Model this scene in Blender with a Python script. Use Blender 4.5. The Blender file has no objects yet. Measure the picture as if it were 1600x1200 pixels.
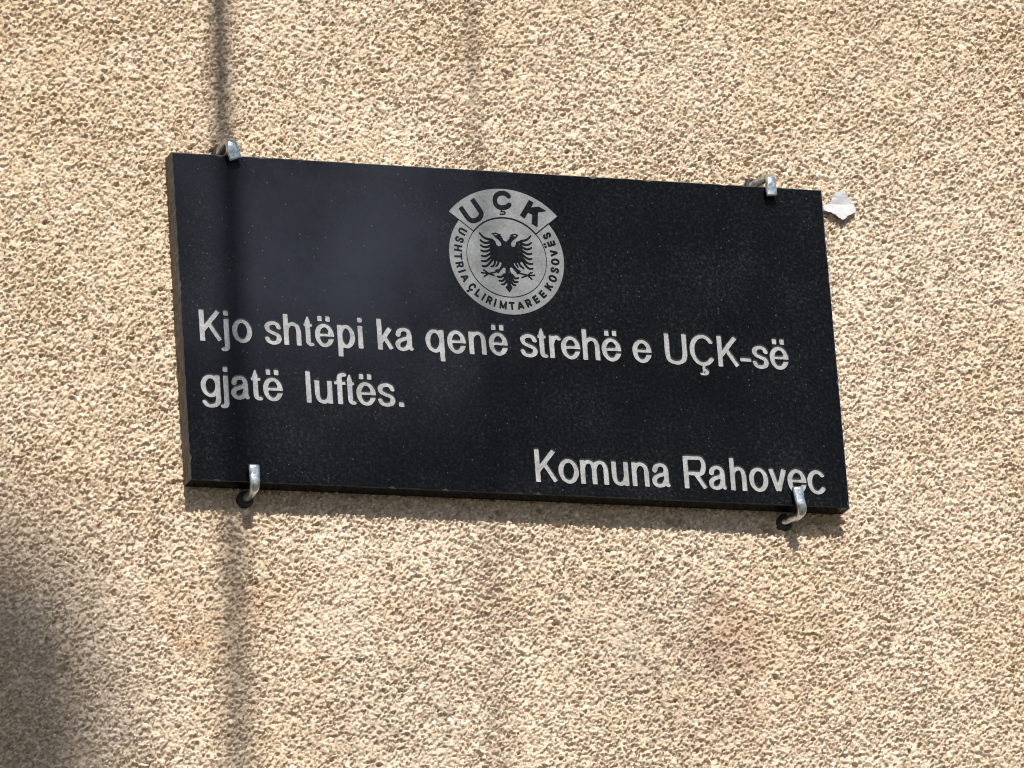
import bpy, bmesh, math, random
import numpy as np
from mathutils import Vector, Matrix
from mathutils.geometry import delaunay_2d_cdt

S = bpy.context.scene
COL = S.collection
rng = np.random.default_rng(7)
random.seed(7)

# ------------------------------------------------------------------ camera (fitted to the plaque: 0.60 m wide, 18 mm thick)
CAM = np.array([-2.10133, -5.55922, -2.07319])
YAW, PITCH, ROLL, FPX = 0.361678, 0.329339, -0.0734328, 11374.62
d_ = np.array([math.sin(YAW)*math.cos(PITCH), math.cos(YAW)*math.cos(PITCH), math.sin(PITCH)])
r_ = np.array([math.cos(YAW), -math.sin(YAW), 0.0])
u_ = np.cross(r_, d_)
cr, sr = math.cos(ROLL), math.sin(ROLL)
RT, UP = cr*r_ + sr*u_, -sr*r_ + cr*u_
cam_d = bpy.data.cameras.new('camera')
cam = bpy.data.objects.new('camera', cam_d)
COL.objects.link(cam)
cam_d.sensor_width = 36.0
cam_d.lens = FPX/1600*36.0
cam_d.clip_start, cam_d.clip_end = 0.1, 500
M = Matrix.Identity(4)
for i in range(3):
    M[i][0], M[i][1], M[i][2], M[i][3] = RT[i], UP[i], -d_[i], CAM[i]
cam.matrix_world = M
S.camera = cam

def px(x, y, Y):
    """photo pixel (1600x1200) -> (x, z) on the plane at depth Y"""
    v = RT*(x-800)/FPX + UP*(600-y)/FPX + d_
    s = (Y-CAM[1])/v[1]
    p = CAM + s*v
    return p[0], p[2]

# ------------------------------------------------------------------ light
SUN_EL, SUN_AZ = math.radians(47.3), math.radians(0.0)
w = bpy.data.worlds.new('World'); S.world = w; w.use_nodes = True
nt = w.node_tree
sky = nt.nodes.new('ShaderNodeTexSky'); sky.sky_type = 'NISHITA'; sky.sun_disc = False
sky.sun_elevation = SUN_EL; sky.sun_rotation = math.pi
sky.dust_density = 1.0
nt.links.new(sky.outputs[0], nt.nodes['Background'].inputs[0])
nt.nodes['Background'].inputs[1].default_value = 0.066
sl = bpy.data.lights.new('sun', 'SUN'); sl.energy = 5.0; sl.angle = math.radians(0.53); sl.color = (1.0, 0.96, 0.89)
so = bpy.data.objects.new('sun', sl); COL.objects.link(so)
sdir = Vector((math.sin(SUN_AZ)*math.cos(SUN_EL), math.cos(SUN_AZ)*math.cos(SUN_EL), -math.sin(SUN_EL)))
so.rotation_euler = sdir.to_track_quat('-Z', 'Y').to_euler(); so.location = (0, -8, 9)
S.view_settings.view_transform = 'Standard'; S.view_settings.look = 'None'
S.view_settings.exposure = 0.74; S.view_settings.gamma = 1.0
S.view_settings.use_curve_mapping = False
S.cycles.filter_width = 1.05

# ------------------------------------------------------------------ helpers
def mat(name):
    m = bpy.data.materials.new(name); m.use_nodes = True
    n = m.node_tree.nodes; return m, n, m.node_tree.links, n['Principled BSDF']
def node(n, t, **kw):
    x = n.new(t)
    for k, v in kw.items(): setattr(x, k, v)
    return x
def ramp(n, stops):
    r = n.new('ShaderNodeValToRGB'); e = r.color_ramp.elements
    while len(e) < len(stops): e.new(0.5)
    for el, (p, c) in zip(e, stops):
        el.position = p; el.color = (*c, 1) if len(c) == 3 else c
    return r
def noise(n, l, coord, scale, detail=4, rough=.55):
    t = n.new('ShaderNodeTexNoise'); t.inputs['Scale'].default_value = scale
    t.inputs['Detail'].default_value = detail; t.inputs['Roughness'].default_value = rough
    l.new(coord, t.inputs['Vector']); return t
def mixc(n, l, fac, a, b, mode='MIX'):
    m = n.new('ShaderNodeMix'); m.data_type = 'RGBA'; m.blend_type = mode
    for sock, v in ((m.inputs['Factor'], fac), (m.inputs['A'], a), (m.inputs['B'], b)):
        pass
    def put(s, v):
        if isinstance(v, (int, float)): s.default_value = v
        elif isinstance(v, tuple): s.default_value = (*v, 1)
        else: l.new(v, s)
    put(m.inputs[0], fac); put(m.inputs[6], a); put(m.inputs[7], b)
    return m.outputs[2]
def bump(n, l, h, strength, dist, normal=None):
    b = n.new('ShaderNodeBump'); b.inputs['Strength'].default_value = strength; b.inputs['Distance'].default_value = dist
    l.new(h, b.inputs['Height'])
    if normal is not None: l.new(normal, b.inputs['Normal'])
    return b.outputs[0]

def link(name, me, m=None, parent=None):
    o = bpy.data.objects.new(name, me); COL.objects.link(o)
    if m is not None:
        for mm in (m if isinstance(m, (list, tuple)) else [m]): me.materials.append(mm)
    if parent is not None: o.parent = parent
    return o
def tag(o, label, cat, group=None):
    o['label'] = label; o['category'] = cat
    if group: o['group'] = group
    return o
def empty(name, loc):
    o = bpy.data.objects.new(name, None); COL.objects.link(o); o.location = loc; o.empty_display_size = 0.02
    return o
def raw_mesh(name, verts, faces, smooth=False):
    me = bpy.data.meshes.new(name); me.from_pydata([tuple(map(float, v)) for v in verts], [], faces); me.update()
    if smooth: me.polygons.foreach_set('use_smooth', [True]*len(me.polygons))
    return me

# ------------------------------------------------------------------ 2-D outlines from distance fields
def seg_d(X, Z, a, b):
    ax, az = a; bx, bz = b
    dx, dz = bx-ax, bz-az; L = dx*dx+dz*dz+1e-12
    t = np.clip(((X-ax)*dx+(Z-az)*dz)/L, 0, 1)
    return np.hypot(X-ax-t*dx, Z-az-t*dz), t
def poly_stroke(X, Z, pts, hw, hw2=None):
    """round-capped stroke; half width may taper from hw to hw2 along the path"""
    D = np.full(X.shape, 1e3); n = len(pts)-1
    for i in range(n):
        d, t = seg_d(X, Z, pts[i], pts[i+1])
        h = hw if hw2 is None else hw+(hw2-hw)*(i+t)/n
        D = np.minimum(D, d-h)
    return D
def bar(X, Z, a, b, hw, rad=.35):
    """straight stroke with square ends, corners rounded by rad*hw"""
    a, b = np.array(a, float), np.array(b, float); L = np.linalg.norm(b-a); t = (b-a)/L; c = (a+b)/2
    u = (X-c[0])*t[0]+(Z-c[1])*t[1]; v = -(X-c[0])*t[1]+(Z-c[1])*t[0]
    r = rad*hw; qx, qz = np.abs(u)-L/2+r, np.abs(v)-hw+r
    return np.hypot(np.maximum(qx, 0), np.maximum(qz, 0))+np.minimum(np.maximum(qx, qz), 0)-r
def polygon_sd(X, Z, pts):
    D = np.full(X.shape, 1e6); ins = np.zeros(X.shape, bool); n = len(pts)
    for i in range(n):
        a, b = pts[i], pts[(i+1) % n]
        D = np.minimum(D, seg_d(X, Z, a, b)[0])
        if a[1] != b[1]:
            c = ((a[1] > Z) != (b[1] > Z)) & (X < (b[0]-a[0])*(Z-a[1])/(b[1]-a[1])+a[0]); ins ^= c
    return np.where(ins, -D, D)
def spline(pts, k=6):
    P = np.array(pts, float); P = np.vstack([2*P[0]-P[1], P, 2*P[-1]-P[-2]]); out = []
    for i in range(1, len(P)-2):
        for s in range(k):
            t = s/k; a, b, c, d = P[i-1:i+3]
            out.append(.5*((2*b)+(c-a)*t+(2*a-5*b+4*c-d)*t*t+(-a+3*b-3*c+d)*t**3))
    out.append(P[-2]); return [tuple(p) for p in out]

SEG = {1: [(3, 0)], 2: [(0, 1)], 3: [(3, 1)], 4: [(1, 2)], 5: [(3, 2), (1, 0)], 6: [(0, 2)], 7: [(3, 2)],
       8: [(2, 3)], 9: [(2, 0)], 10: [(2, 1), (0, 3)], 11: [(2, 1)], 12: [(1, 3)], 13: [(1, 0)], 14: [(0, 3)]}
def contours(F, x0, z0, h, tol):
    I = F < 0
    code = I[:-1, :-1]*1+I[1:, :-1]*2+I[1:, 1:]*4+I[:-1, 1:]*8
    nxt, pos = {}, {}
    def pt(i, j, e):
        if e == 0: k, a, b = (i, j, 0), (i, j), (i+1, j)
        elif e == 2: k, a, b = (i, j+1, 0), (i, j+1), (i+1, j+1)
        elif e == 1: k, a, b = (i+1, j, 1), (i+1, j), (i+1, j+1)
        else: k, a, b = (i, j, 1), (i, j), (i, j+1)
        if k not in pos:
            fa, fb = F[a], F[b]; t = fa/(fa-fb)
            pos[k] = (x0+h*(a[0]+t*(b[0]-a[0])), z0+h*(a[1]+t*(b[1]-a[1])))
        return k
    for i, j in zip(*np.nonzero((code > 0) & (code < 15))):
        for e0, e1 in SEG[int(code[i, j])]:
            nxt.setdefault(pt(i, j, e0), []).append(pt(i, j, e1))
    loops = []
    while nxt:
        s = next(iter(nxt)); k = s; loop = []
        while k in nxt:
            loop.append(pos[k]); v = nxt[k]; nk = v.pop()
            if not v: del nxt[k]
            k = nk
        if len(loop) > 7:
            loops.append(simplify(loop, tol))
    return [l for l in loops if len(l) > 3]
def simplify(P, tol):
    P = np.array(P); n = len(P); i1 = int(np.argmax(((P-P[0])**2).sum(1)))
    def rdp(Q):
        if len(Q) < 3: return [0]
        keep = []; st = [(0, len(Q)-1)]; mark = {0, len(Q)-1}
        while st:
            a, b = st.pop()
            if b-a < 2: continue
            t = Q[b]-Q[a]; L = math.hypot(*t)+1e-12
            dd = np.abs((Q[a+1:b, 0]-Q[a, 0])*t[1]-(Q[a+1:b, 1]-Q[a, 1])*t[0])/L
            k = int(np.argmax(dd))
            if dd[k] > tol: mark.add(a+1+k); st += [(a, a+1+k), (a+1+k, b)]
        return sorted(mark)[:-1]
    A, B = P[:i1+1], np.vstack([P[i1:], P[:1]])
    return [tuple(A[i]) for i in rdp(A)]+[tuple(B[i]) for i in rdp(B)]

def fill(loops):
    """triangles of the even-odd region bounded by loops -> (2-D verts, faces)"""
    V, Ed = [], []
    for lp in loops:
        b = len(V); V += [Vector(p) for p in lp]; Ed += [(b+i, b+(i+1) % len(lp)) for i in range(len(lp))]
    vo, _, fo, *_r = delaunay_2d_cdt(V, Ed, [], 0, 1e-9)
    vo = np.array([tuple(v) for v in vo]); fo = np.array(fo)
    c = vo[fo].mean(1); ins = np.zeros(len(c), bool)
    for lp in loops:
        L = np.array(lp); N = np.roll(L, -1, 0)
        for k in range(0, len(L), 256):
            a, b = L[k:k+256], N[k:k+256]
            cond = (a[:, 1] > c[:, 1:2]) != (b[:, 1] > c[:, 1:2])
            with np.errstate(divide='ignore', invalid='ignore'):
                xx = (b[:, 0]-a[:, 0])*(c[:, 1:2]-a[:, 1])/(b[:, 1]-a[:, 1])+a[:, 0]
            ins ^= ((cond & (c[:, :1] < xx)).sum(1) % 2).astype(bool)
    return vo, fo[ins]
def face_front(vo, fo):
    """orient 2-D (x,z) triangles so that the normal looks to -y"""
    p = vo[fo]; ar = (p[:, 1, 0]-p[:, 0, 0])*(p[:, 2, 1]-p[:, 0, 1])-(p[:, 1, 1]-p[:, 0, 1])*(p[:, 2, 0]-p[:, 0, 0])
    return [tuple(map(int, f)) if a > 0 else tuple(map(int, f[::-1])) for f, a in zip(fo, ar)]
def relief(name, loops, y_cap, y_other, origin=(0, 0, 0)):
    """cap at y_cap plus a wall along every loop to y_other"""
    vo, fo = fill(loops); ox, oy, oz = origin
    V = [(x-ox, y_cap-oy, z-oz) for x, z in vo]; Fc = face_front(vo, fo)
    for lp in loops:
        b = len(V); n = len(lp)
        V += [(x-ox, y_cap-oy, z-oz) for x, z in lp]+[(x-ox, y_other-oy, z-oz) for x, z in lp]
        Fc += [(b+i, b+(i+1) % n, b+n+(i+1) % n, b+n+i) for i in range(n)]
    me = raw_mesh(name, V, Fc)
    bm = bmesh.new(); bm.from_mesh(me); bmesh.ops.remove_doubles(bm, verts=bm.verts, dist=1e-6)
    bmesh.ops.recalc_face_normals(bm, faces=bm.faces)
    # make the cap look out of the stone
    s = sum(f.normal.y*f.calc_area() for f in bm.faces)
    if s > 0: bmesh.ops.reverse_faces(bm, faces=bm.faces)
    bm.to_mesh(me); bm.free(); return me

# ------------------------------------------------------------------ routed letters (millimetres; x right, z up from the baseline)
def glyph(ch, wd, C, XH, s):
    """distance function of one letter that fills width wd"""
    h = s/2; L, R_ = h, wd-h; m = (L+R_)/2; b, t, c = h, XH-h, C-h
    over = .35
    def n(pts, top=t, bot=b, l=L, r=R_): return spline([(l+(r-l)*x, bot+(top-bot)*z) for x, z in pts])
    def st(p): return lambda X, Z: poly_stroke(X, Z, p, h)
    def br(a, e): return lambda X, Z: bar(X, Z, a, e, h)
    def ell(l, r, bo, to, a0=0, a1=360):
        cx, cz, rx, rz = (l+r)/2, (bo+to)/2, (r-l)/2, (to-bo)/2
        return st([(cx+rx*math.cos(math.radians(a)), cz+rz*math.sin(math.radians(a))) for a in np.linspace(a0, a1, 40)])
    def box(x0, x1, z0, z1): return lambda X, Z: bar(X, Z, (x0, (z0+z1)/2), (x1, (z0+z1)/2), (z1-z0)/2, .5)
    add, sub = [], []
    vs = lambda x, z0, z1: br((x, z0), (x, z1))
    if ch in 'oO':
        add.append(ell(L, R_, b-over, (t if ch == 'o' else c)+over))
    elif ch in 'eë':
        zc = b-over+(t-b+2*over)*.52
        add += [ell(L, R_, b-over, t+over), box(L, wd-.25*h, zc-h*.85, zc+h*.8)]
        sub.append(lambda X, Z: bar(X, Z, (m-.1*wd, zc-h*.85-.42), (wd+2, zc-h*.85-.42), .42, .1))
    elif ch == 'c':
        add.append(ell(L, R_+.06*wd, b-over, t+over, 42, 322))
    elif ch in 'CÇ':
        add.append(ell(L, R_+.05*wd, b-over, c+over, 38, 322))
        if ch == 'Ç':
            add.append(lambda X, Z: poly_stroke(X, Z, [(m+.03*wd, 0), (m+.02*wd, -.9*s)], h*.55))
            add.append(lambda X, Z: poly_stroke(X, Z, spline([(m+.02*wd, -.55*s), (m+.15*wd, -.95*s), (m+.1*wd, -1.5*s), (m-.08*wd, -1.55*s)]), h*.75))
    elif ch in 'sS':
        tt = (t if ch == 's' else c)
        add.append(st(n([(.97, .77), (.84, .94), (.5, 1.0), (.14, .92), (.04, .76), (.16, .61), (.5, .50), (.86, .40), (.98, .23), (.85, .06), (.5, 0), (.15, .06), (.02, .22)], tt+over, b-over)))
    elif ch == 'a':
        add.append(st(n([(.06, .70), (.17, .92), (.48, 1.0), (.78, .93), (.88, .72), (.88, .4), (.89, .15), (.98, .02)], t+over, b)))
        add.append(st(n([(.88, .60), (.5, .53), (.14, .42), (.0, .24), (.1, .06), (.36, 0), (.68, .08), (.88, .30)], t, b-over)))
    elif ch in 'hn':
        top = c if ch == 'h' else t
        add += [vs(L, 0, top+h), st(n([(0, .66), (.16, .89), (.52, 1), (.87, .90), (1, .66)], t+over, b)), vs(R_, 0, b+(t-b)*.68)]
    elif ch == 'm':
        add += [vs(L, 0, t+h), vs(m, 0, b+(t-b)*.68), vs(R_, 0, b+(t-b)*.68)]
        for l, r in ((L, m), (m, R_)):
            add.append(st(n([(0, .68), (.18, .91), (.52, 1), (.85, .91), (1, .66)], t+over, b, l, r)))
    elif ch == 'u':
        add += [vs(R_, 0, t+h), vs(L, b+(t-b)*.34, t+h), st(n([(0, .36), (.13, .10), (.48, 0), (.84, .11), (1, .34)], t, b-over))]
    elif ch == 'U':
        add += [vs(R_, b+(c-b)*.28, C), vs(L, b+(c-b)*.28, C), st(n([(0, .32), (.10, .10), (.5, 0), (.90, .10), (1, .32)], c, b-over))]
    elif ch == 'r':
        add += [vs(L, 0, t+h), st(n([(0, .62), (.25, .90), (.7, 1.0), (1, .93)], t+over, b))]
    elif ch == 't':
        xs = L+.30*(R_-L)
        add += [br((xs, b+2), (xs, c-2.6)), lambda X, Z: poly_stroke(X, Z, [(xs, c-4.2), (xs+.03*wd, c+.3)], h*.98, h*.35), st(spline([(xs, 5), (xs+.04*wd, b+1.0), (xs+.20*wd, b-.1), (R_, b)])), box(0, wd*.86, t-h*.85, t+h*.9)]
    elif ch == 'f':
        xs = L+.36*(R_-L)
        add += [vs(xs, 0, c-3), st(spline([(xs, c-5), (xs+.06*wd, c-1.2), (xs+.3*wd, c-.05), (R_, c-.1)])), box(0, wd*.98, t-h*.85, t+h*.9)]
    elif ch in 'pq':
        xs, xo = (L, R_) if ch == 'p' else (R_, L)
        add += [vs(xs, -8.0, t+h), ell(L, R_, b-over, t+over)]
    elif ch == 'g':
        add += [ell(L, R_, b+.7, t+over), vs(R_, -2, t+h), st(spline([(R_, 3), (R_, -1.5), (R_-.10*wd, -4.8), (m, -6.3), (L+.14*wd, -5.3), (L+.03*wd, -3.0)]))]
    elif ch == 'j':
        add += [vs(R_, -4, t+h), box(R_-h, R_+h, C-s*1.25, C), st(spline([(R_, -1), (R_, -4.2), (R_-.18*wd, -6.1), (L, -6.2)]))]
    elif ch == 'i':
        add += [vs(m, 0, t+h), box(m-h, m+h, C-s*1.25, C)]
    elif ch in 'lI':
        add.append(vs(m, 0, C))
    elif ch in 'kK':
        top, arm = C, (C if ch == 'K' else t+h)
        jz = .36*arm
        add += [vs(L, 0, top), br((L, jz-.03*C), (R_-.25*h, arm-.45*h)), br((L+.34*(R_-L), jz+.24*arm), (R_, h*.5))]
    elif ch == 'R':
        zc = C*.50
        add += [vs(L, 0, C), br((L, c), (m+.05*wd, c)), br((L, zc-h*.4), (m+.05*wd, zc-h*.4))]
        add.append(st(spline([(m, c), (R_-.14*wd, c-.4), (R_-.04*wd, (c+zc)/2), (R_-.14*wd, zc-h*.2), (m, zc-h*.4)])))
        add.append(br((m-.02*wd, zc-h*.3), (R_-.1, h*.4)))
    elif ch in 'vV':
        top = (t if ch == 'v' else c)
        add += [br((L-.1*h, top+h*.8), (m, h*.6)), br((R_+.1*h, top+h*.8), (m, h*.6))]
    elif ch == '-':
        add.append(box(0, wd, XH*.36-h*.95, XH*.36+h*.95))
    elif ch == '.':
        add.append(box(0, wd, 0, s*1.2))
    elif ch == 'H':
        add += [vs(L, 0, C), vs(R_, 0, C), br((L, C/2), (R_, C/2))]
    elif ch == 'T':
        add += [vs(m, 0, C), br((0, c), (wd, c))]
    elif ch == 'A':
        add += [br((L-.2*h, .2*h), (m, c)), br((R_+.2*h, .2*h), (m, c)), br((L+.2*wd, C*.3), (R_-.2*wd, C*.3))]
    elif ch == 'L':
        add += [vs(L, 0, C), br((L-h, b), (wd, b))]
    elif ch in 'EË':
        add += [vs(L, 0, C)]+[br((0, z), (wd, z)) for z in (b, C/2, c)]
    elif ch == 'M':
        add += [vs(L, 0, C), vs(R_, 0, C), br((L, c), (m, h)), br((R_, c), (m, h))]
    if ch in 'ëË':
        top = C-.2 if ch == 'ë' else C+2.4*s
        for q in (-1, 1):
            hw = s*.46
            add.append((lambda q, hw: lambda X, Z: bar(X, Z, (m+q*s*.78, top-s*1.35), (m+q*s*.78, top), hw, .45))(q, hw))
    def f(X, Z):
        D = np.full(X.shape, 1e3)
        for g in add: D = np.minimum(D, g(X, Z))
        for g in sub: D = np.maximum(D, -g(X, Z))
        return D
    return f
def smooth_noise(shape, cell, amp, r=rng):
    n0, n1 = int(shape[0]/cell)+3, int(shape[1]/cell)+3
    G = r.standard_normal((n0, n1))
    a, b = np.arange(shape[0])/cell, np.arange(shape[1])/cell
    i, j = a.astype(int), b.astype(int); fa, fb = a-i, b-j
    fa, fb = (fa*fa*(3-2*fa))[:, None], (fb*fb*(3-2*fb))[None]
    g = lambda p, q: G[np.ix_(i+p, j+q)]
    return amp*((g(0, 0)*(1-fa)+g(1, 0)*fa)*(1-fb)+(g(0, 1)*(1-fa)+g(1, 1)*fa)*fb)

# ------------------------------------------------------------------ materials
def granite(name, sawn=False):
    m, n, l, p = mat(name); tc = node(n, 'ShaderNodeTexCoord').outputs['Object']
    if not sawn:
        haze = noise(n, l, tc, 7, 5, .6)
        fr = ramp(n, [(.30, (.25, .25, .25)), (.62, (1, 1, 1))]); l.new(haze.outputs[0], fr.inputs[0])
        # dust film and bluish sky reflection painted into the colour, strongest at upper left
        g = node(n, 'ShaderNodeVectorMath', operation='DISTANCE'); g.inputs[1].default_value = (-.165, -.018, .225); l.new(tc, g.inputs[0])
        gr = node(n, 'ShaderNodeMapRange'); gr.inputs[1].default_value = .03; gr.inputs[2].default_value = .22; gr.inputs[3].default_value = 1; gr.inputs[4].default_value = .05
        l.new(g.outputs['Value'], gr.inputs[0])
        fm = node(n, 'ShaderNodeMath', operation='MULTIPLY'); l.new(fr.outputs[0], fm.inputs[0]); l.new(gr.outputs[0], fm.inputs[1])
        fine = noise(n, l, tc, 330, 4, .75)
        c0 = ramp(n, [(.38, (.0012, .0014, .0017)), (.54, (.0036, .0039, .0043)), (.66, (.012, .0122, .0127)), (.82, (.04, .04, .04))]); big = noise(n, l, tc, 13, 4, .6); sh = node(n, 'ShaderNodeMath', operation='MULTIPLY_ADD'); l.new(big.outputs[0], sh.inputs[0]); sh.inputs[1].default_value = .38; l.new(fine.outputs[0], sh.inputs[2])
        sh2 = node(n, 'ShaderNodeMath', operation='SUBTRACT'); l.new(sh.outputs[0], sh2.inputs[0]); sh2.inputs[1].default_value = .20; l.new(sh2.outputs[0], c0.inputs[0])
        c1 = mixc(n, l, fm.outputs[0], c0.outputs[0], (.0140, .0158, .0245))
        vo = node(n, 'ShaderNodeTexVoronoi'); vo.inputs['Scale'].default_value = 260; l.new(tc, vo.inputs['Vector'])
        cl = noise(n, l, tc, 28, 2)
        sp = node(n, 'ShaderNodeMath', operation='LESS_THAN'); sp.inputs[1].default_value = .16; l.new(vo.outputs['Distance'], sp.inputs[0])
        hs = node(n, 'ShaderNodeSeparateColor'); l.new(vo.outputs['Color'], hs.inputs[0])
        sel = node(n, 'ShaderNodeMath', operation='GREATER_THAN'); sel.inputs[1].default_value = .91; l.new(hs.outputs[0], sel.inputs[0])
        s2 = node(n, 'ShaderNodeMath', operation='MULTIPLY'); l.new(sp.outputs[0], s2.inputs[0]); l.new(sel.outputs[0], s2.inputs[1])
        s3 = node(n, 'ShaderNodeMath', operation='MULTIPLY'); l.new(s2.outputs[0], s3.inputs[0]); l.new(cl.outputs[0], s3.inputs[1])
        c2 = mixc(n, l, s3.outputs[0], c1, (.075, .075, .072))
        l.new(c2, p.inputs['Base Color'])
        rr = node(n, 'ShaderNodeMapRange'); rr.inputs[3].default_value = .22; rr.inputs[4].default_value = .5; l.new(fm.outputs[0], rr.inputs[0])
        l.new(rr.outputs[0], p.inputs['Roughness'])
        p.inputs['Specular IOR Level'].default_value = .07
    else:
        a = noise(n, l, tc, 160, 5, .65); c0 = ramp(n, [(.3, (.04, .038, .034)), (.55, (.125, .116, .10)), (.75, (.27, .25, .215))]); l.new(a.outputs[0], c0.inputs[0])
        b = noise(n, l, tc, 30, 3); c1 = ramp(n, [(.45, (1, 1, 1)), (.7, (.9, .78, .66))]); l.new(b.outputs[0], c1.inputs[0])
        l.new(mixc(n, l, 1.0, c0.outputs[0], c1.outputs[0], 'MULTIPLY'), p.inputs['Base Color'])
        p.inputs['Roughness'].default_value = .8
        l.new(bump(n, l, a.outputs[0], .5, .0008), p.inputs['Normal'])
    return m
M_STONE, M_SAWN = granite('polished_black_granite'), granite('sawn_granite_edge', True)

M_ARRIS = None
def frosted(name, c, var, sc):
    m, n, l, p = mat(name); tc = node(n, 'ShaderNodeTexCoord').outputs['Object']
    a = noise(n, l, tc, sc, 5, .7); b = noise(n, l, tc, 60, 3)
    r0 = ramp(n, [(.28, tuple(v*(1-var) for v in c)), (.55, c), (.78, tuple(v*(1+var) for v in c))]); l.new(a.outputs[0], r0.inputs[0])
    r1 = ramp(n, [(.33, (.68, .67, .66)), (.66, (1, 1, 1))]); l.new(b.outputs[0], r1.inputs[0])
    l.new(mixc(n, l, 1.0, r0.outputs[0], r1.outputs[0], 'MULTIPLY'), p.inputs['Base Color'])
    p.inputs['Roughness'].default_value = .75
    l.new(bump(n, l, a.outputs[0], .45, .0006), p.inputs['Normal'])
    return m
M_LETTER = frosted('routed_grey_stone', (.275, .28, .282), .42, 520)
M_ETCH = frosted('sandblasted_grey_stone', (.15, .157, .162), .3, 420)

M_ARRIS = frosted('ground_arris', (.022, .024, .024), .4, 300)
def stucco():
    m, n, l, p = mat('sand_stucco'); tc = node(n, 'ShaderNodeTexCoord').outputs['Object']
    at = node(n, 'ShaderNodeAttribute', attribute_name='grain_tone')
    gr = ramp(n, [(.0, (.23, .17, .122)), (.25, (.475, .387, .303)), (.7, (.64, .543, .440)), (1.0, (.85, .785, .69))]); l.new(at.outputs['Fac'], gr.inputs[0])
    a = noise(n, l, tc, 5, 5, .6); r1 = ramp(n, [(.34, (.92, .88, .82)), (.62, (1, 1, 1))]); l.new(a.outputs[0], r1.inputs[0])
    c = mixc(n, l, 1.0, gr.outputs[0], r1.outputs[0], 'MULTIPLY')
    hu = noise(n, l, tc, 330, 3, .7); r2 = ramp(n, [(.34, (1, .90, .90)), (.46, (1, .98, .97)), (.55, (1, .97, .88)), (.68, (.95, .96, .99))]); l.new(hu.outputs[0], r2.inputs[0])
    c = mixc(n, l, 1.0, c, r2.outputs[0], 'MULTIPLY')
    # rusty and earthy splashes, and broad grey-brown and tan patches, on the plaster
    b = noise(n, l, tc, 34, 6, .72)
    for (x, z, rad, col, amt) in STAINS_AND_TONES:
        d = node(n, 'ShaderNodeVectorMath', operation='DISTANCE'); d.inputs[1].default_value = (x, 0, z); l.new(tc, d.inputs[0])
        mr = node(n, 'ShaderNodeMapRange'); mr.inputs[1].default_value = 0; mr.inputs[2].default_value = rad; mr.inputs[3].default_value = min(.85, amt*1.45); mr.inputs[4].default_value = 0; mr.interpolation_type = 'SMOOTHSTEP'
        l.new(d.outputs['Value'], mr.inputs[0])
        bb = node(n, 'ShaderNodeMapRange'); bb.inputs[1].default_value = .38; bb.inputs[2].default_value = .62; l.new(b.outputs[0], bb.inputs[0])
        k = node(n, 'ShaderNodeMath', operation='MULTIPLY'); l.new(mr.outputs[0], k.inputs[0]); l.new(bb.outputs[0], k.inputs[1])
        c = mixc(n, l, k.outputs[0], c, col)
    l.new(c, p.inputs['Base Color']); p.inputs['Roughness'].default_value = .95
    p.inputs['Specular IOR Level'].default_value = .15
    f1 = noise(n, l, tc, 850, 4, .75)
    l.new(bump(n, l, f1.outputs[0], .8, .0014), p.inputs['Normal'])
    return m
STAINS_AND_TONES = []
for x, y, rad, col, amt in ((1150, 950, .05, (.36, .20, .13), .5), (1140, 1020, .06, (.38, .22, .15), .5), (1165, 1100, .09, (.40, .27, .19), .4), (270, 965, .05, (.38, .25, .15), .5),
                            (320, 1000, .04, (.36, .23, .13), .5), (395, 950, .04, (.38, .23, .14), .45), (660, 985, .07, (.42, .30, .2), .4), (520, 1130, .08, (.42, .30, .2), .35),
                            (1050, 1010, .13, (.34, .29, .23), .45), (640, 1120, .10, (.37, .31, .24), .35), (60, 40, .26, (.45, .33, .2), .45), (60, 420, .2, (.47, .36, .23), .35), (430, 60, .12, (.45, .35, .23), .3)):  # widest entries: soft grey-brown and tan areas in the plaster colour
    X_, Z_ = px(x, y, 0); STAINS_AND_TONES.append((X_, Z_, rad, col, amt))
M_WALL = stucco()

def zinc():
    m, n, l, p = mat('zinc_plated_steel'); tc = node(n, 'ShaderNodeTexCoord').outputs['Object']
    a = noise(n, l, tc, 180, 4, .6); r0 = ramp(n, [(.32, (.22, .235, .24)), (.5, (.50, .54, .55)), (.75, (.68, .72, .73))]); l.new(a.outputs[0], r0.inputs[0])
    b = noise(n, l, tc, 70, 3); r1 = ramp(n, [(.55, (1, 1, 1)), (.75, (.72, .60, .46))]); l.new(b.outputs[0], r1.inputs[0])
    l.new(mixc(n, l, 1.0, r0.outputs[0], r1.outputs[0], 'MULTIPLY'), p.inputs['Base Color'])
    p.inputs['Metallic'].default_value = .9; p.inputs['Roughness'].default_value = .27
    l.new(bump(n, l, a.outputs[0], .4, .0012), p.inputs['Normal']); return m
M_ZINC = zinc()
def plain(name, c, rough=.7, sc=80, var=.25):
    m, n, l, p = mat(name); tc = node(n, 'ShaderNodeTexCoord').outputs['Object']
    a = noise(n, l, tc, sc, 5, .6); r0 = ramp(n, [(.3, tuple(v*(1-var) for v in c)), (.7, tuple(v*(1+var) for v in c))]); l.new(a.outputs[0], r0.inputs[0])
    l.new(r0.outputs[0], p.inputs['Base Color']); p.inputs['Roughness'].default_value = rough
    l.new(bump(n, l, a.outputs[0], .3, .002), p.inputs['Normal']); return m
M_PLUG = plain('dark_plastic_plug', (.012, .011, .010), .6, 300)
M_FLAKE = plain('white_paint_flake', (.36, .362, .372), .7, 200, .12)
M_RUBBER = plain('black_cable_sheath', (.02, .02, .02), .5)
M_WOOD = plain('weathered_pole_wood', (.16, .12, .085), .9, 12)
M_GROUND = plain('dry_concrete_yard', (.07, .068, .062), .9, 3, .2)

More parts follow.
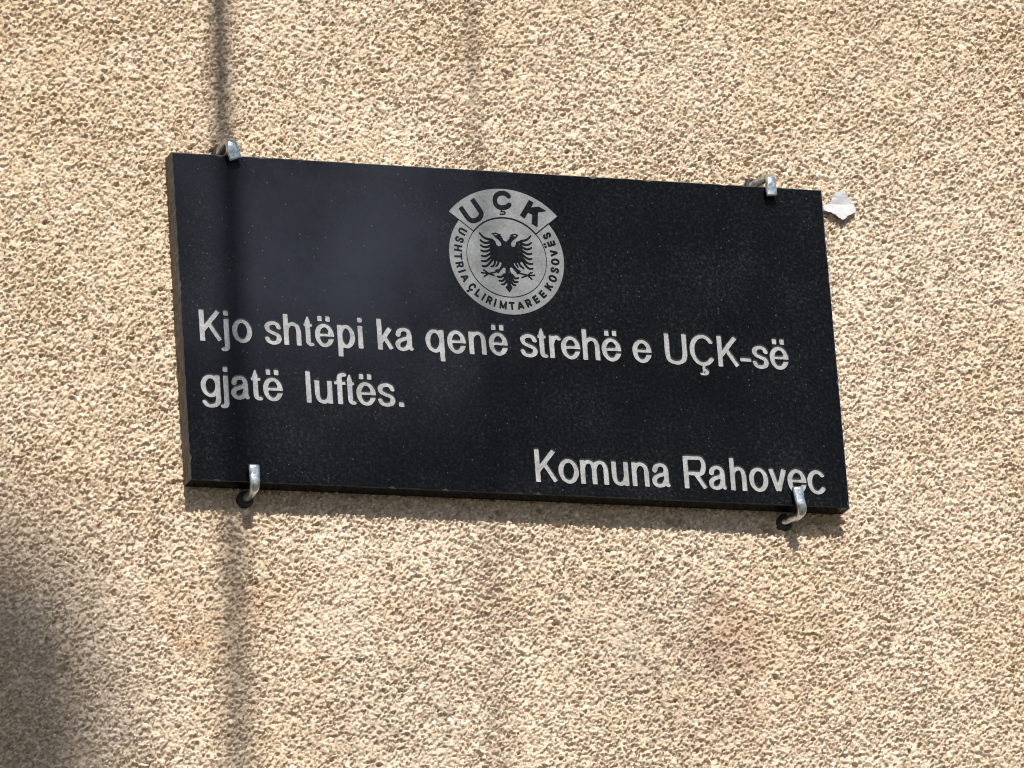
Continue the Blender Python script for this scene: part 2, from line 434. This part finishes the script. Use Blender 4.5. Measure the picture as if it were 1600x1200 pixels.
# ------------------------------------------------------------------ the wall: real relief in and around the picture, plain beyond
GH = .00082
WX0, WX1, WZ0, WZ1 = -.525, .570, -.445, .395
nx, nz = int((WX1-WX0)/GH)+1, int((WZ1-WZ0)/GH)+1
hgt = np.full((nx, nz), -.0030); tone = np.full((nx, nz), .45)
def stamp(N, rlo, rhi, zlo, zhi, flat, r=rng):
    cx, cz = r.uniform(0, nx-1, N), r.uniform(0, nz-1, N)
    ra = r.uniform(rlo, rhi, N)/GH; el = r.uniform(.85, 1.25, N); an = r.normal(.15, .5, N); zb = r.uniform(zlo, zhi, N); tn = np.clip(r.normal(.5, .26, N), 0, 1)
    K = int(rhi*1.5/GH)+2; k = np.arange(-K, K+1)
    order = np.argsort(zb)
    flat_h = hgt.ravel(); flat_t = tone.ravel()
    DX, DZ = np.meshgrid(k, k, indexing='ij'); DX, DZ = DX.ravel(), DZ.ravel()
    for c0 in range(0, N, 8000):
        o = order[c0:c0+8000]
        ix, iz = np.rint(cx[o]).astype(int)[:, None]+DX, np.rint(cz[o]).astype(int)[:, None]+DZ
        dx, dz = ix-cx[o][:, None], iz-cz[o][:, None]
        ca, sa = np.cos(an[o])[:, None], np.sin(an[o])[:, None]
        u, v = (dx*ca+dz*sa)/el[o][:, None], (-dx*sa+dz*ca)*np.sqrt(el[o])[:, None]
        q = (u*u+v*v)/ra[o][:, None]**2
        ok = (q < 1) & (ix >= 0) & (ix < nx) & (iz >= 0) & (iz < nz)
        val = zb[o][:, None]+flat*ra[o][:, None]*GH*(np.sqrt(np.clip(1-q, 0, 1))-.35)
        idx = (ix*nz+iz)[ok]; vv = val[ok]; tt = np.broadcast_to(tn[o][:, None], q.shape)[ok]
        srt = np.argsort(vv, kind='stable'); idx, vv, tt = idx[srt], vv[srt], tt[srt]
        last = np.full(nx*nz, -1e9, dtype=np.float64); last[idx] = vv
        lt = np.zeros(nx*nz); lt[idx] = tt
        up = last > flat_h; flat_h[up] = last[up]; flat_t[up] = lt[up]
stamp(26000, .0012, .0026, -.0026, -.0014, .6)
stamp(170000, .0007, .0013, -.0023, -.0004, 1.1)
stamp(130000, .0005, .0009, -.0014, .0004, 1.1)
hgt += rng.normal(0, .00020, hgt.shape)
def blur(A, k=1):
    for _ in range(k):
        A = .25*np.roll(A, 1, 0)+.5*A+.25*np.roll(A, -1, 0); A = .25*np.roll(A, 1, 1)+.5*A+.25*np.roll(A, -1, 1)
    return A
hgt = (.85*hgt+.15*blur(hgt, 1)+.0012)*np.clip(1+smooth_noise(hgt.shape, 75, .09)+smooth_noise(hgt.shape, 30, .08), .65, 1.4)
hgt += smooth_noise(hgt.shape, 14, .00022)+smooth_noise(hgt.shape, 90, .0004)
# pits
for _ in range(1500):
    ci, cj, rr_ = rng.integers(12, nx-12), rng.integers(12, nz-12), rng.uniform(.0010, .0024)/GH
    K = int(rr_)+2; i0, j0 = ci-K, cj-K
    a, b = np.mgrid[-K:K+1, -K:K+1]; e = np.clip(1-(a*a+b*b*1.6)/rr_**2, 0, 1)
    hgt[i0:i0+2*K+1, j0:j0+2*K+1] -= .0042*np.sqrt(e)
for x, y, rr_ in ((1197, 820, .005), (1205, 828, .0035), (1277, 813, .0045), (1315, 815, .0035), (845, 797, .003), (735, 792, .0025), (1050, 812, .004), (1067, 813, .003), (460, 781, .005), (100, 1045, .0045), (640, 786, .004), (780, 800, .003)):
    X_, Z_ = px(x, y, .001); ci, cj = int((X_-WX0)/GH), int((Z_-WZ0)/GH); r0_ = rr_/GH; K = int(r0_*1.4)+2
    a, b = np.mgrid[-K:K+1, -K:K+1]; e = np.clip(1-(a*a*.6+b*b*1.2)/r0_**2, 0, 1)
    hgt[ci-K:ci+K+1, cj-K:cj+K+1] -= .006*np.sqrt(e)
hgt -= np.percentile(hgt, 99.5)          # the stone touches the tips of the grains: tips at y = 0
# drilled holes for the four plugs
HOOKS = []
xs, zs = WX0+GH*np.arange(nx), WZ0+GH*np.arange(nz)
edge = np.ones((nx, nz)); 
me = bpy.data.meshes.new('wall')
XX, ZZ = np.meshgrid(xs, zs, indexing='ij')
co = np.stack([XX.ravel(), -hgt.ravel(), ZZ.ravel()], 1)
ii = np.arange(nx*nz).reshape(nx, nz)
quads = np.stack([ii[:-1, :-1], ii[1:, :-1], ii[1:, 1:], ii[:-1, 1:]], -1).reshape(-1, 4)
# plain remainder of the wall, with a thickness
BX0, BX1, BZ0, BZ1, yb = -3.2, 3.2, -3.6, 2.6, .0022
ext = [(BX0, yb, BZ0), (BX1, yb, BZ0), (BX1, yb, BZ1), (BX0, yb, BZ1), (WX0, yb, WZ0), (WX1, yb, WZ0), (WX1, yb, WZ1), (WX0, yb, WZ1),
       (BX0, .3, BZ0), (BX1, .3, BZ0), (BX1, .3, BZ1), (BX0, .3, BZ1)]
b0 = len(co); co = np.vstack([co, np.array(ext)])
eq = np.array([(0, 1, 5, 4), (1, 2, 6, 5), (2, 3, 7, 6), (3, 0, 4, 7), (1, 0, 8, 9), (2, 1, 9, 10), (3, 2, 10, 11), (0, 3, 11, 8), (9, 8, 11, 10)])+b0
quads = np.vstack([quads, eq])
me.vertices.add(len(co)); me.vertices.foreach_set('co', co.astype(np.float32).ravel())
me.loops.add(quads.size); me.loops.foreach_set('vertex_index', quads.astype(np.int32).ravel())
me.polygons.add(len(quads)); me.polygons.foreach_set('loop_start', np.arange(0, quads.size, 4, dtype=np.int32))
me.update(calc_edges=True)
sm = np.ones(len(quads), bool); sm[-9:] = False; me.polygons.foreach_set('use_smooth', sm)
at = me.attributes.new('grain_tone', 'FLOAT', 'POINT')
tone = .7*tone+.3*blur(tone, 1)
at.data.foreach_set('value', np.concatenate([tone.ravel(), np.full(12, .5)]).astype(np.float32))
wall = link('wall', me, M_WALL); wall['kind'] = 'structure'

g = raw_mesh('ground', [(-60, -80, -3.6), (60, -80, -3.6), (60, 20, -3.6), (-60, 20, -3.6)], [(0, 1, 2, 3)])
ground = link('ground', g, M_GROUND); ground['kind'] = 'structure'

# ------------------------------------------------------------------ the plaque
W, H, T = .600, .296, .0179
plaque = empty('stone_plaque', (0, 0, -H/2))
tag(plaque, 'black polished granite plaque with grey engraved lettering and a round eagle emblem', 'plaque')
PO = (0, 0, -H/2)
FRONT = -T
mm = .001
L1, L2, L3 = (-22.6, 29.5, 22.0), (-73.9, 29.8, 22.0), (-136.2, 31.0, 22.9)
# letter, left edge pixel, right edge pixel (with the height each was read at)
LINES = [
 (L1, [('K', 313, 533, 349.2, 535), ('j', 346.2, 548, 358.8, 525), ('o', 362.9, 517, 394.2, 517), ('s', 412.9, 519, 440.6, 519), ('h', 444.6, 540, 472.2, 540),
       ('t', 474.2, 506, 492.3, 540), ('ë', 492.2, 523, 522.3, 523), ('p', 527.4, 525, 555.1, 525), ('i', 561.1, 545, 568.4, 545),
       ('k', 590.9, 546, 617.2, 546), ('a', 617.7, 534, 647.7, 548), ('q', 664.8, 531, 695.0, 540), ('e', 698.8, 534, 728.5, 534), ('n', 734.2, 554, 761.3, 554), ('ë', 763.9, 537, 794.0, 537),
       ('s', 812.3, 539, 840.5, 539), ('t', 839.7, 525, 857.8, 558), ('r', 860, 560, 876.8, 526), ('e', 876.8, 543, 907.2, 543), ('h', 911.8, 562, 938.8, 562), ('ë', 940.3, 546, 971, 546), ('e', 988.3, 548, 1018.5, 548),
       ('U', 1038.3, 540, 1073.3, 540), ('Ç', 1077.7, 545, 1116.2, 545), ('K', 1123, 572, 1157.2, 572), ('-', 1156, 554, 1173.6, 554), ('s', 1175, 558, 1201.5, 558), ('ë', 1202.9, 559, 1232.4, 559)]),
 (L2, [('g', 313.8, 605, 344.7, 605), ('j', 344.7, 632, 357.5, 605), ('a', 361, 611, 391.8, 625), ('t', 391.8, 590, 411.8, 624), ('ë', 411, 605, 442.2, 605),
       ('l', 479.6, 629, 487.7, 629), ('u', 491.4, 600, 521, 629), ('f', 521.8, 595, 541.5, 581), ('t', 540, 596, 558.0, 631), ('ë', 556.7, 612, 587.6, 612), ('s', 589.6, 613, 618, 613), ('.', 623.4, 631, 632.1, 631)]),
 (L3, [('K', 838, 754, 873.9, 754), ('o', 872.8, 735, 904.8, 735), ('m', 908.3, 755, 952.5, 757), ('u', 955.2, 729, 984, 757), ('n', 989, 759, 1016, 760), ('a', 1019, 749, 1049.2, 760),
       ('R', 1070.3, 762, 1107.8, 763), ('a', 1107.8, 752, 1137.2, 764), ('h', 1142.7, 765, 1168.3, 765), ('o', 1170.6, 748, 1200.8, 748), ('v', 1200, 731, 1228.4, 731), ('e', 1230.5, 749, 1260.2, 749), ('c', 1261.7, 752, 1290.2, 752)]),
]
STROKE, DEPTH = 4.65, .0011
all_loops = []
for (base, C, XH), row in LINES:
    for ch, xl, yl, xr, yr in row:
        x0, x1 = px(xl, yl, FRONT)[0], px(xr, yr, FRONT)[0]
        wd = (x1-x0)/mm; h = .25; pad = 3
        ex0, ez0 = -pad, -11
        gx, gz = np.mgrid[0:int((wd+2*pad)/h)+1, 0:int((C+11+pad)/h)+1]
        X, Z = ex0+gx*h, ez0+gz*h
        D = glyph(ch, wd, C, XH, STROKE)(X, Z)+smooth_noise(X.shape, 8, .07)+smooth_noise(X.shape, 3, .03)
        lps = contours(D, ex0, ez0, h, .035)
        lps = [[(x0+a*mm, (base+b)*mm) for a, b in lp] for lp in lps]
        all_loops += lps
        me = relief('letter', lps, FRONT+DEPTH, FRONT, PO)
        link('letter', me, M_LETTER, plaque)

# --- the emblem
ECX, ECZ, RIN, ROUT = -1.12, 68.3, 36.55, 52.74
def zp(sc, ox, oy): return lambda x, y: tuple(v/mm for v in px(x/sc+ox, y/sc+oy, FRONT))
z1, z7, z8 = zp(5.4545, 680, 280), zp(10, 740, 350), zp(8, 690, 280)
h = .16
ex0, ez0 = ECX-62, ECZ-56
gx, gz = np.mgrid[0:int(124/h), 0:int(122/h)]
X, Z = ex0+gx*h, ez0+gz*h
rad = np.hypot(X-ECX, Z-ECZ); ang = np.degrees(np.arctan2(Z-ECZ, X-ECX))
cA, cB, cM = z1(115, 272), z1(1042, 315), z1(575, 78)
iA, iB = z1(330, 442), z1(857, 467)
def circ3(a, b, c):
    A = np.array([[b[0]-a[0], b[1]-a[1]], [c[0]-a[0], c[1]-a[1]]])*2
    r = np.array([b[0]**2+b[1]**2-a[0]**2-a[1]**2, c[0]**2+c[1]**2-a[0]**2-a[1]**2]); o = np.linalg.solve(A, r)
    return o, math.hypot(a[0]-o[0], a[1]-o[1])
bo, brr = circ3(cA, cM, cB)
aa, ab = math.atan2(cA[1]-bo[1], cA[0]-bo[0]), math.atan2(cB[1]-bo[1], cB[0]-bo[0])
arc = [(bo[0]+brr*math.cos(t), bo[1]+brr*math.sin(t)) for t in np.linspace(aa, ab, 60)]
ia, ib = math.atan2(iA[1]-ECZ, iA[0]-ECX), math.atan2(iB[1]-ECZ, iB[0]-ECX)
inner = [(ECX+RIN*math.cos(t), ECZ+RIN*math.sin(t)) for t in np.linspace(ib, ia, 40)]
sector = polygon_sd(X, Z, arc+inner)
outline = np.minimum(rad-ROUT, sector)
to_m = lambda lps: [[(a*mm, b*mm) for a, b in lp] for lp in lps]
el = to_m(contours(outline, ex0, ez0, h, .02))
all_loops += el
ED = .0004
emblem = link('emblem', relief('emblem', el, FRONT+ED, FRONT, PO), M_ETCH, plaque)
emblem['label'] = 'round sandblasted grey emblem with a dark double-headed eagle'
def dark(name, D, tol=.02, x=ex0, z=ez0, hh=h):
    lps = to_m(contours(D, x, z, hh, tol))
    if not lps: return None
    me = relief(name, lps, FRONT, FRONT+ED, PO); return link(name, me, M_STONE, emblem)
# ring line: heavy along the band, hairline elsewhere
topside = (ang > math.degrees(ib)-.5) & (ang < math.degrees(ia)+.5)
ringD = np.minimum(np.abs(rad-RIN)-.24, np.where(topside, np.abs(rad-RIN)-.52, 1e3))
o_l = lambda p, q: tuple(np.array(p)+(np.array(q)-np.array(p)))
ringD = np.minimum(ringD, np.maximum(poly_stroke(X, Z, [cB, iB], .42), rad-ROUT+.01))
ringD = np.minimum(ringD, np.maximum(poly_stroke(X, Z, [cA, iA], .22), rad-ROUT+.01))
dark('ring_line', ringD)
# U C-cedilla K in the band
bandU = poly_stroke(X, Z, spline([z8(*p) for p in ((245, 358), (290, 425), (332, 482), (375, 513), (430, 510), (478, 478), (498, 430), (478, 385), (430, 315), (388, 256))]), 2.12)
cut1 = polygon_sd(X, Z, [z8(*p) for p in ((215, 360), (265, 328), (240, 290), (180, 330))])
cut2 = polygon_sd(X, Z, [z8(*p) for p in ((345, 268), (402, 234), (380, 190), (320, 225))])
dark('band_letter', np.maximum(np.maximum(bandU, -cut1), -cut2))
bandC = poly_stroke(X, Z, spline([z8(*p) for p in ((838, 208), (795, 177), (735, 172), (685, 202), (666, 258), (680, 312), (722, 346), (772, 352), (818, 340), (846, 318))]), 2.05)
bandC = np.minimum(bandC, poly_stroke(X, Z, [z8(*p) for p in ((752, 378), (742, 400), (785, 404), (796, 420), (785, 434), (732, 434))], .48))
dark('band_letter', bandC)
bandK = polygon_sd(X, Z, [z8(*p) for p in ((1092, 258), (1148, 290), (1118, 352), (1215, 343), (1308, 395), (1205, 410), (1200, 595), (1128, 552), (1135, 440), (1082, 412), (1038, 488), (982, 445))])
dark('band_letter', bandK)
# ring inscription, tops of the letters towards the centre
RING = [('U', 228, 440), ('S', 203, 510), ('H', 192, 583), ('T', 194, 655), ('R', 205, 728), ('I', 222, 783), ('A', 250, 840), ('Ç', 312, 920), ('L', 364, 973), ('I', 412, 1005), ('R', 460, 1037), ('I', 510, 1058), ('M', 580, 1076), ('T', 655, 1080), ('A', 728, 1076), ('R', 800, 1057), ('E', 862, 1025), ('E', 918, 980), ('K', 968, 910), ('O', 1003, 845), ('S', 1022, 775), ('O', 1020, 702), ('V', 1008, 628), ('Ë', 982, 550), ('S', 955, 480)]
WID = dict(U=5.4, S=4.8, H=5.4, T=5.4, R=5.2, I=1.6, A=6.2, L=4.4, M=6.6, E=4.4, K=5.4, O=6.0, V=5.8)
WID['Ç'] = 5.4; WID['Ë'] = 4.4
for ch, x, y in RING:
    cx, cz = z1(x, y); th = math.atan2(cz-ECZ, cx-ECX); R0 = 44.6 if ch != 'Ë' else 44.9
    cx, cz = ECX+R0*math.cos(th), ECZ+R0*math.sin(th)
    up = np.array([-math.cos(th), -math.sin(th)]); rt = np.array([up[1], -up[0]])
    wd = WID[ch]; C = 7.2; hh = .12; n = int(15/hh); gx, gz = np.mgrid[0:n, 0:n]
    Xl, Zl = cx-7.5+gx*hh, cz-7.5+gz*hh
    u = (Xl-cx)*rt[0]+(Zl-cz)*rt[1]+wd/2; v = (Xl-cx)*up[0]+(Zl-cz)*up[1]+C/2
    D = glyph(ch, wd, C, 5.4, 1.42 if 30 < math.degrees(th) % 360 < 212 else 1.62)(u, v)
    dark('ring_letter', D, .02, cx-7.5, cz-7.5, hh)
# double-headed eagle
h2 = .13; ax0, az0 = ECX-34, ECZ-42
gx, gz = np.mgrid[0:int(66/h2), 0:int(76/h2)]
X2, Z2 = ax0+gx*h2, az0+gz*h2
body = [(245, 222), (290, 226), (340, 268), (358, 325), (395, 350), (432, 335), (436, 305), (415, 265), (375, 228), (338, 205), (318, 172), (300, 155), (276, 148), (305, 141), (340, 130), (372, 142), (392, 152), (428, 154),
        (414, 170), (442, 196), (432, 206), (462, 232), (455, 243), (480, 262), (512, 276), (535, 250), (562, 226), (558, 205), (582, 190), (572, 168), (600, 158), (640, 150), (672, 160), (704, 176), (682, 190), (668, 215),
        (640, 232), (605, 262), (584, 300), (588, 340), (612, 360), (645, 352), (660, 318), (668, 280), (740, 250), (768, 264), (762, 330), (770, 480), (772, 570), (745, 592), (690, 596), (622, 606), (640, 650), (684, 700), (742, 738), (692, 788),
        (655, 735), (600, 672), (566, 676), (568, 720), (596, 778), (622, 825), (606, 862), (596, 905), (578, 935), (610, 992), (565, 1066), (500, 982), (532, 950), (522, 905), (492, 868), (470, 825), (470, 790), (500, 762), (502, 680), (470, 672), (428, 715), (388, 768), (330, 714),
        (398, 700), (432, 650), (440, 600), (390, 575), (330, 572), (270, 540), (262, 470), (258, 380), (250, 290)]
E_ = polygon_sd(X2, Z2, [z7(*p) for p in body])
FE = [[(255, 238), (195, 222), (140, 188), (95, 138)], [(262, 280), (195, 292), (145, 278), (105, 245)], [(262, 338), (200, 357), (150, 350), (112, 325)], [(264, 396), (205, 420), (155, 422), (116, 405)],
      [(268, 452), (212, 490), (165, 500), (126, 490)], [(274, 512), (215, 565), (170, 578), (127, 570)], [(295, 556), (232, 630), (185, 656), (137, 650)], [(342, 566), (325, 628), (302, 655), (276, 660)], [(395, 576), (378, 630), (352, 655)],
      [(745, 262), (800, 253), (855, 226), (892, 182)], [(758, 308), (820, 325), (865, 316), (900, 290)], [(762, 362), (820, 390), (868, 388), (905, 368)], [(766, 420), (820, 455), (868, 468), (910, 460)], [(768, 482), (820, 524), (870, 545), (912, 540)],
      [(768, 534), (828, 598), (880, 620), (925, 618)], [(765, 562), (815, 645), (870, 693), (925, 695)], [(705, 588), (730, 645), (782, 688)], [(655, 598), (672, 635), (697, 672)],
      [(480, 785), (430, 825), (375, 815)], [(490, 845), (455, 882), (402, 882)], [(510, 900), (480, 935), (442, 938)], [(608, 795), (650, 845), (705, 840)], [(604, 855), (642, 900), (695, 900)], [(592, 905), (622, 942), (660, 955)]]
for f in FE:
    E_ = np.minimum(E_, poly_stroke(X2, Z2, spline([z7(*p) for p in f], 5), 1.0, .62))
for a, b in (((365, 742), (240, 770)), ((240, 770), (125, 755)), ((240, 770), (160, 713)), ((240, 770), (166, 812)), ((240, 770), (322, 801)),
             ((715, 765), (845, 800)), ((845, 800), (955, 798)), ((845, 800), (915, 862)), ((845, 800), (757, 832)), ((845, 800), (888, 760)), ((888, 760), (918, 757))):
    E_ = np.minimum(E_, poly_stroke(X2, Z2, [z7(*a), z7(*b)], .5, .55))
for e in ((346, 161), (642, 178)):
    c = z7(*e); E_ = np.maximum(E_, -(np.hypot((X2-c[0])/1.5, (Z2-c[1])/.85)-1)*.85)
dark('eagle', E_, .03, ax0, az0, h2)

# --- the slab round the engraving: front sheet with the cut-outs, small chamfer, edges, back
CH = .0011
cr4 = [(-W/2, -H/2), (W/2, -H/2), (W/2, H/2), (-W/2, H/2)]
outer, rim4, side = [], [], []
er = random.Random(3)
for i in range(4):
    a, b2 = cr4[i], cr4[(i+1) % 4]; L_ = math.dist(a, b2); nn = int(L_/.004)
    ux, uz = (b2[0]-a[0])/L_, (b2[1]-a[1])/L_                 # inward normal of a counter-clockwise ring: (-uz, ux)
    for k in range(nn):
        t = k/nn*L_
        c = CH*er.uniform(.55, 1.0)+(er.uniform(.0004, .0016) if er.random() < .045 else 0)
        o = er.uniform(0, .00012)+(er.uniform(.0002, .0008) if er.random() < .03 else 0)
        ti = min(max(t, c), L_-c); 
        if k == 0: outer.append((a[0]+(CH if a[0] < 0 else -CH), a[1]+(CH if a[1] < 0 else -CH))); rim4.append(a)
        else:
            outer.append((a[0]+ux*ti-uz*(c+o), a[1]+uz*ti+ux*(c+o))); rim4.append((a[0]+ux*t-uz*o, a[1]+uz*t+ux*o))
        side.append(i)
NR = len(outer)
vo, fo = fill([outer]+all_loops)
V = [(x, FRONT, z+H/2) for x, z in vo]; Fc = face_front(vo, fo); nf = len(Fc)
b = len(V)
V += [(x, FRONT, z+H/2) for x, z in outer]+[(x, FRONT+CH*.7, z+H/2) for x, z in rim4]+[(x, 0, z+H/2) for x, z in rim4]
mats = [0]*nf
for i in range(NR):
    j = (i+1) % NR
    Fc += [(b+i, b+NR+i, b+NR+j, b+j), (b+NR+i, b+2*NR+i, b+2*NR+j, b+NR+j)]
    mats += [2, 1 if side[i] in (1, 2, 3) else 0]
Fc.append(tuple(b+2*NR+k for k in range(NR))[::-1]); mats.append(1)
me = raw_mesh('stone_slab', V, Fc)
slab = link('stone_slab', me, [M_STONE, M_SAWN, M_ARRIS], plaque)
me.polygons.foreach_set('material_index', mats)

# ------------------------------------------------------------------ hooks
def tube(path, radii, flat=None, seg=14):
    """swept tube; radii per point = (half width, half thickness)"""
    P = [Vector(p) for p in path]; V, Fc = [], []
    ref = Vector((1, 0, 0))
    for i, p in enumerate(P):
        t = (P[min(i+1, len(P)-1)]-P[max(i-1, 0)]).normalized()
        a = (ref-t*ref.dot(t)).normalized(); n_ = t.cross(a)
        ra, rb = radii[i]
        for k in range(seg):
            th = 2*math.pi*k/seg; c, s = math.cos(th), math.sin(th)
            e = .62 if ra > rb*1.15 else 1.0                     # flattened end: squarer section
            c, s = math.copysign(abs(c)**e, c), math.copysign(abs(s)**e, s)
            V.append(p+a*ra*c+n_*rb*s)
    n = len(P)
    for i in range(n-1):
        for k in range(seg):
            k2 = (k+1) % seg; Fc.append((i*seg+k, i*seg+k2, (i+1)*seg+k2, (i+1)*seg+k))
    Fc.append(tuple(range(seg))[::-1]); Fc.append(tuple((n-1)*seg+k for k in range(seg)))
    me = raw_mesh('tube', V, Fc)
    bm = bmesh.new(); bm.from_mesh(me); bmesh.ops.recalc_face_normals(bm, faces=bm.faces); bm.to_mesh(me); bm.free()
    sm = [len(f.vertices) == 4 for f in me.polygons]; me.polygons.foreach_set('use_smooth', sm)
    return me
def make_hook(label, ax, az, bx, bz, tx, tz, up, k=1.0):
    """rod from the wall plug (ax,az) out to the bend (bx,bz), then along the stone's face to the tip (tx,tz)"""
    yo = FRONT-.0046
    o = empty('wall_hook', (ax, 0, az)); tag(o, label, 'hook', 'hooks holding the plaque')
    A, B = Vector((ax, -.002, az)), Vector((bx, yo+.009, bz))
    path = [A+(A-B).normalized()*.012]
    for i in range(6): path.append(A.lerp(B, i/5))
    Tt = Vector((tx, yo, tz)); P0 = B; P1 = Vector((bx+(bx-ax)*.35, yo-.0012, bz)); P2 = Vector((bx+(tx-bx)*.35, yo-.0004, bz+up*.011))
    for i in range(1, 8):
        t = i/7; path.append(P0*(1-t)**2+P1*2*t*(1-t)+P2*t*t)
    for i in range(1, 6): path.append(P2.lerp(Tt, i/5))
    n = len(path); radii = []
    for i in range(n):
        f = max(0, (i-7)/(n-8)); f = min(1, f*1.6)
        radii.append(((.0037+.0012*f)*k, .0037-.0015*f))
    lp = [(p.x-ax, p.y, p.z-az) for p in path]
    me = tube(lp, radii); link('hook_rod', me, M_ZINC, o)
    # plug: a ring in the drilled hole
    V, Fc, sg = [], [], 20
    prof = [(.0036, -.0002), (.0046, -.0022), (.0062, -.0020), (.0072, .0008), (.0074, .010)]
    for k in range(sg):
        th = 2*math.pi*k/sg; j = 1+.08*math.sin(3*th+ax*90)
        V += [(r*j*math.cos(th), y, r*j*math.sin(th)) for r, y in prof]
    q = len(prof)
    for k in range(sg):
        k2 = (k+1) % sg; Fc += [(k*q+i, k2*q+i, k2*q+i+1, k*q+i+1) for i in range(q-1)]
    link('wall_plug', raw_mesh('wall_plug', V, Fc, True), M_PLUG, o)
    return o
make_hook('zinc hook over the top edge, at the bare corner of the stone', -.2510, .1560, -.2482, .1612, -.2440, .1425, -1, 1.2)
make_hook('zinc hook over the top edge, beside the white flake', .2415, .1550, .2490, .1572, .2500, .1375, -1, 1.06)
make_hook('zinc hook under the bottom edge, below the second line of lettering', -.2465, -.1570, -.2450, -.1560, -.2445, -.1340, 1)
make_hook('zinc hook under the bottom edge, its tip covering a letter', .2450, -.1570, .2520, -.1560, .2500, -.1325, 1)

# ------------------------------------------------------------------ flake of white paint beside the upper right corner
zf = zp(7.2727, 1140, 250)
def flk(x, y, Y):
    Y *= .62
    a, b_ = px(x/7.2727+1140, y/7.2727+250, Y); return (a, Y, b_)
rim = [flk(1068, 535, -.0032), flk(1150, 472, -.0022), flk(1176, 388, -.0040), flk(1262, 345, -.0046), flk(1332, 388, -.0042), flk(1372, 468, -.0020), flk(1412, 500, -.0024), flk(1440, 578, -.0034), flk(1365, 628, -.0040), flk(1285, 684, -.0046), flk(1225, 640, -.0042), flk(1178, 605, -.0040), flk(1072, 572, -.0036)]
mid = [flk(1250, 430, -.0036), flk(1170, 500, -.0020), flk(1270, 508, -.0014), flk(1375, 505, -.0018), flk(1270, 600, -.0034)]
rr2 = random.Random(5); rg = []
for i in range(len(rim)):
    a, b2 = rim[i], rim[(i+1) % len(rim)]
    for k in range(4):
        t = k/4; jx, jz = (rr2.uniform(-.0005, .0005), rr2.uniform(-.0005, .0005))
        rg.append((a[0]+(b2[0]-a[0])*t+jx, a[1]+(b2[1]-a[1])*t+rr2.uniform(-.0003, .0003), a[2]+(b2[2]-a[2])*t+jz))
rim = rg
fl_v = rim+mid
pts2 = [Vector((v[0], v[2])) for v in fl_v]
vo, _, fo, *_x = delaunay_2d_cdt(pts2, [(i, (i+1) % len(rim)) for i in range(len(rim))], [], 1, 1e-9)
bx_, bz_ = 324e-3, 141e-3
V = [(v[0]-bx_, v[1], v[2]-bz_) for v in fl_v]
Fc = [tuple(f) for f in fo]
me = raw_mesh('paint_flake', V, Fc)
bm = bmesh.new(); bm.from_mesh(me); bmesh.ops.recalc_face_normals(bm, faces=bm.faces)
if sum(f.normal.y for f in bm.faces) > 0: bmesh.ops.reverse_faces(bm, faces=bm.faces)
bmesh.ops.solidify(bm, geom=list(bm.faces), thickness=.0009); bm.to_mesh(me); bm.free()
fl = link('paint_flake', me, M_FLAKE); fl.location = (bx_, 0, bz_)
tag(fl, 'curled white flake stuck to the stucco beside the plaque corner', 'flake')

# ------------------------------------------------------------------ what throws the soft stripes of shade: two service cables to a pole, all above the picture
TE = math.tan(SUN_EL)
POLE_X, POLE_Y, POLE_R, POLE_TOP = -.495, -8.8, .125, 9.26
def cable(label, x_top, slope, z0, rad, zatt):
    pts = []
    for D in np.linspace(-.01, -POLE_Y-.1, 60):
        D = float(D); z = z0+.52*D+zatt*D*D
        zw = z-TE*D
        x = x_top-slope*(.3-zw) if D < 3.7 else None
        if x is None:
            f = (D-3.7)/(-POLE_Y-.1-3.7); xl = pts[-1 if f == 0 else k32][0]; x = xl+(POLE_X-xl)*f
        else: k32 = len(pts)
        pts.append((x, -D, z))
    a = pts[0]
    me = tube([(p[0]-a[0], p[1]-a[1], p[2]-a[2]) for p in pts], [(rad, rad)]*len(pts), seg=10)
    o = link('overhead_cable', me, M_RUBBER); o.location = a
    tag(o, label, 'cable'); return o
cable('thick black service cable leaving the wall high above the plaque', -.2424, .033, 1.06, .0092, .012)
cable('thin black wire leaving the wall high above the plaque', -.0107, .036, 0.95, .0027, .012)
V, Fc, sg = [], [], 24
for z, r in ((-3.6, .155), (0, .142), (4, .132), (POLE_TOP-.03, POLE_R), (POLE_TOP, POLE_R-.02)):
    V += [(r*math.cos(2*math.pi*k/sg), r*math.sin(2*math.pi*k/sg), z+3.6) for k in range(sg)]
for i in range(4):
    Fc += [(i*sg+k, i*sg+(k+1) % sg, (i+1)*sg+(k+1) % sg, (i+1)*sg+k) for k in range(sg)]
Fc += [tuple(range(sg))[::-1], tuple(4*sg+k for k in range(sg))]
me = raw_mesh('utility_pole', V, Fc)
pole = link('utility_pole', me, M_WOOD); pole.location = (POLE_X, POLE_Y, -3.6)
tag(pole, 'weathered wooden utility pole carrying the service cables', 'pole')
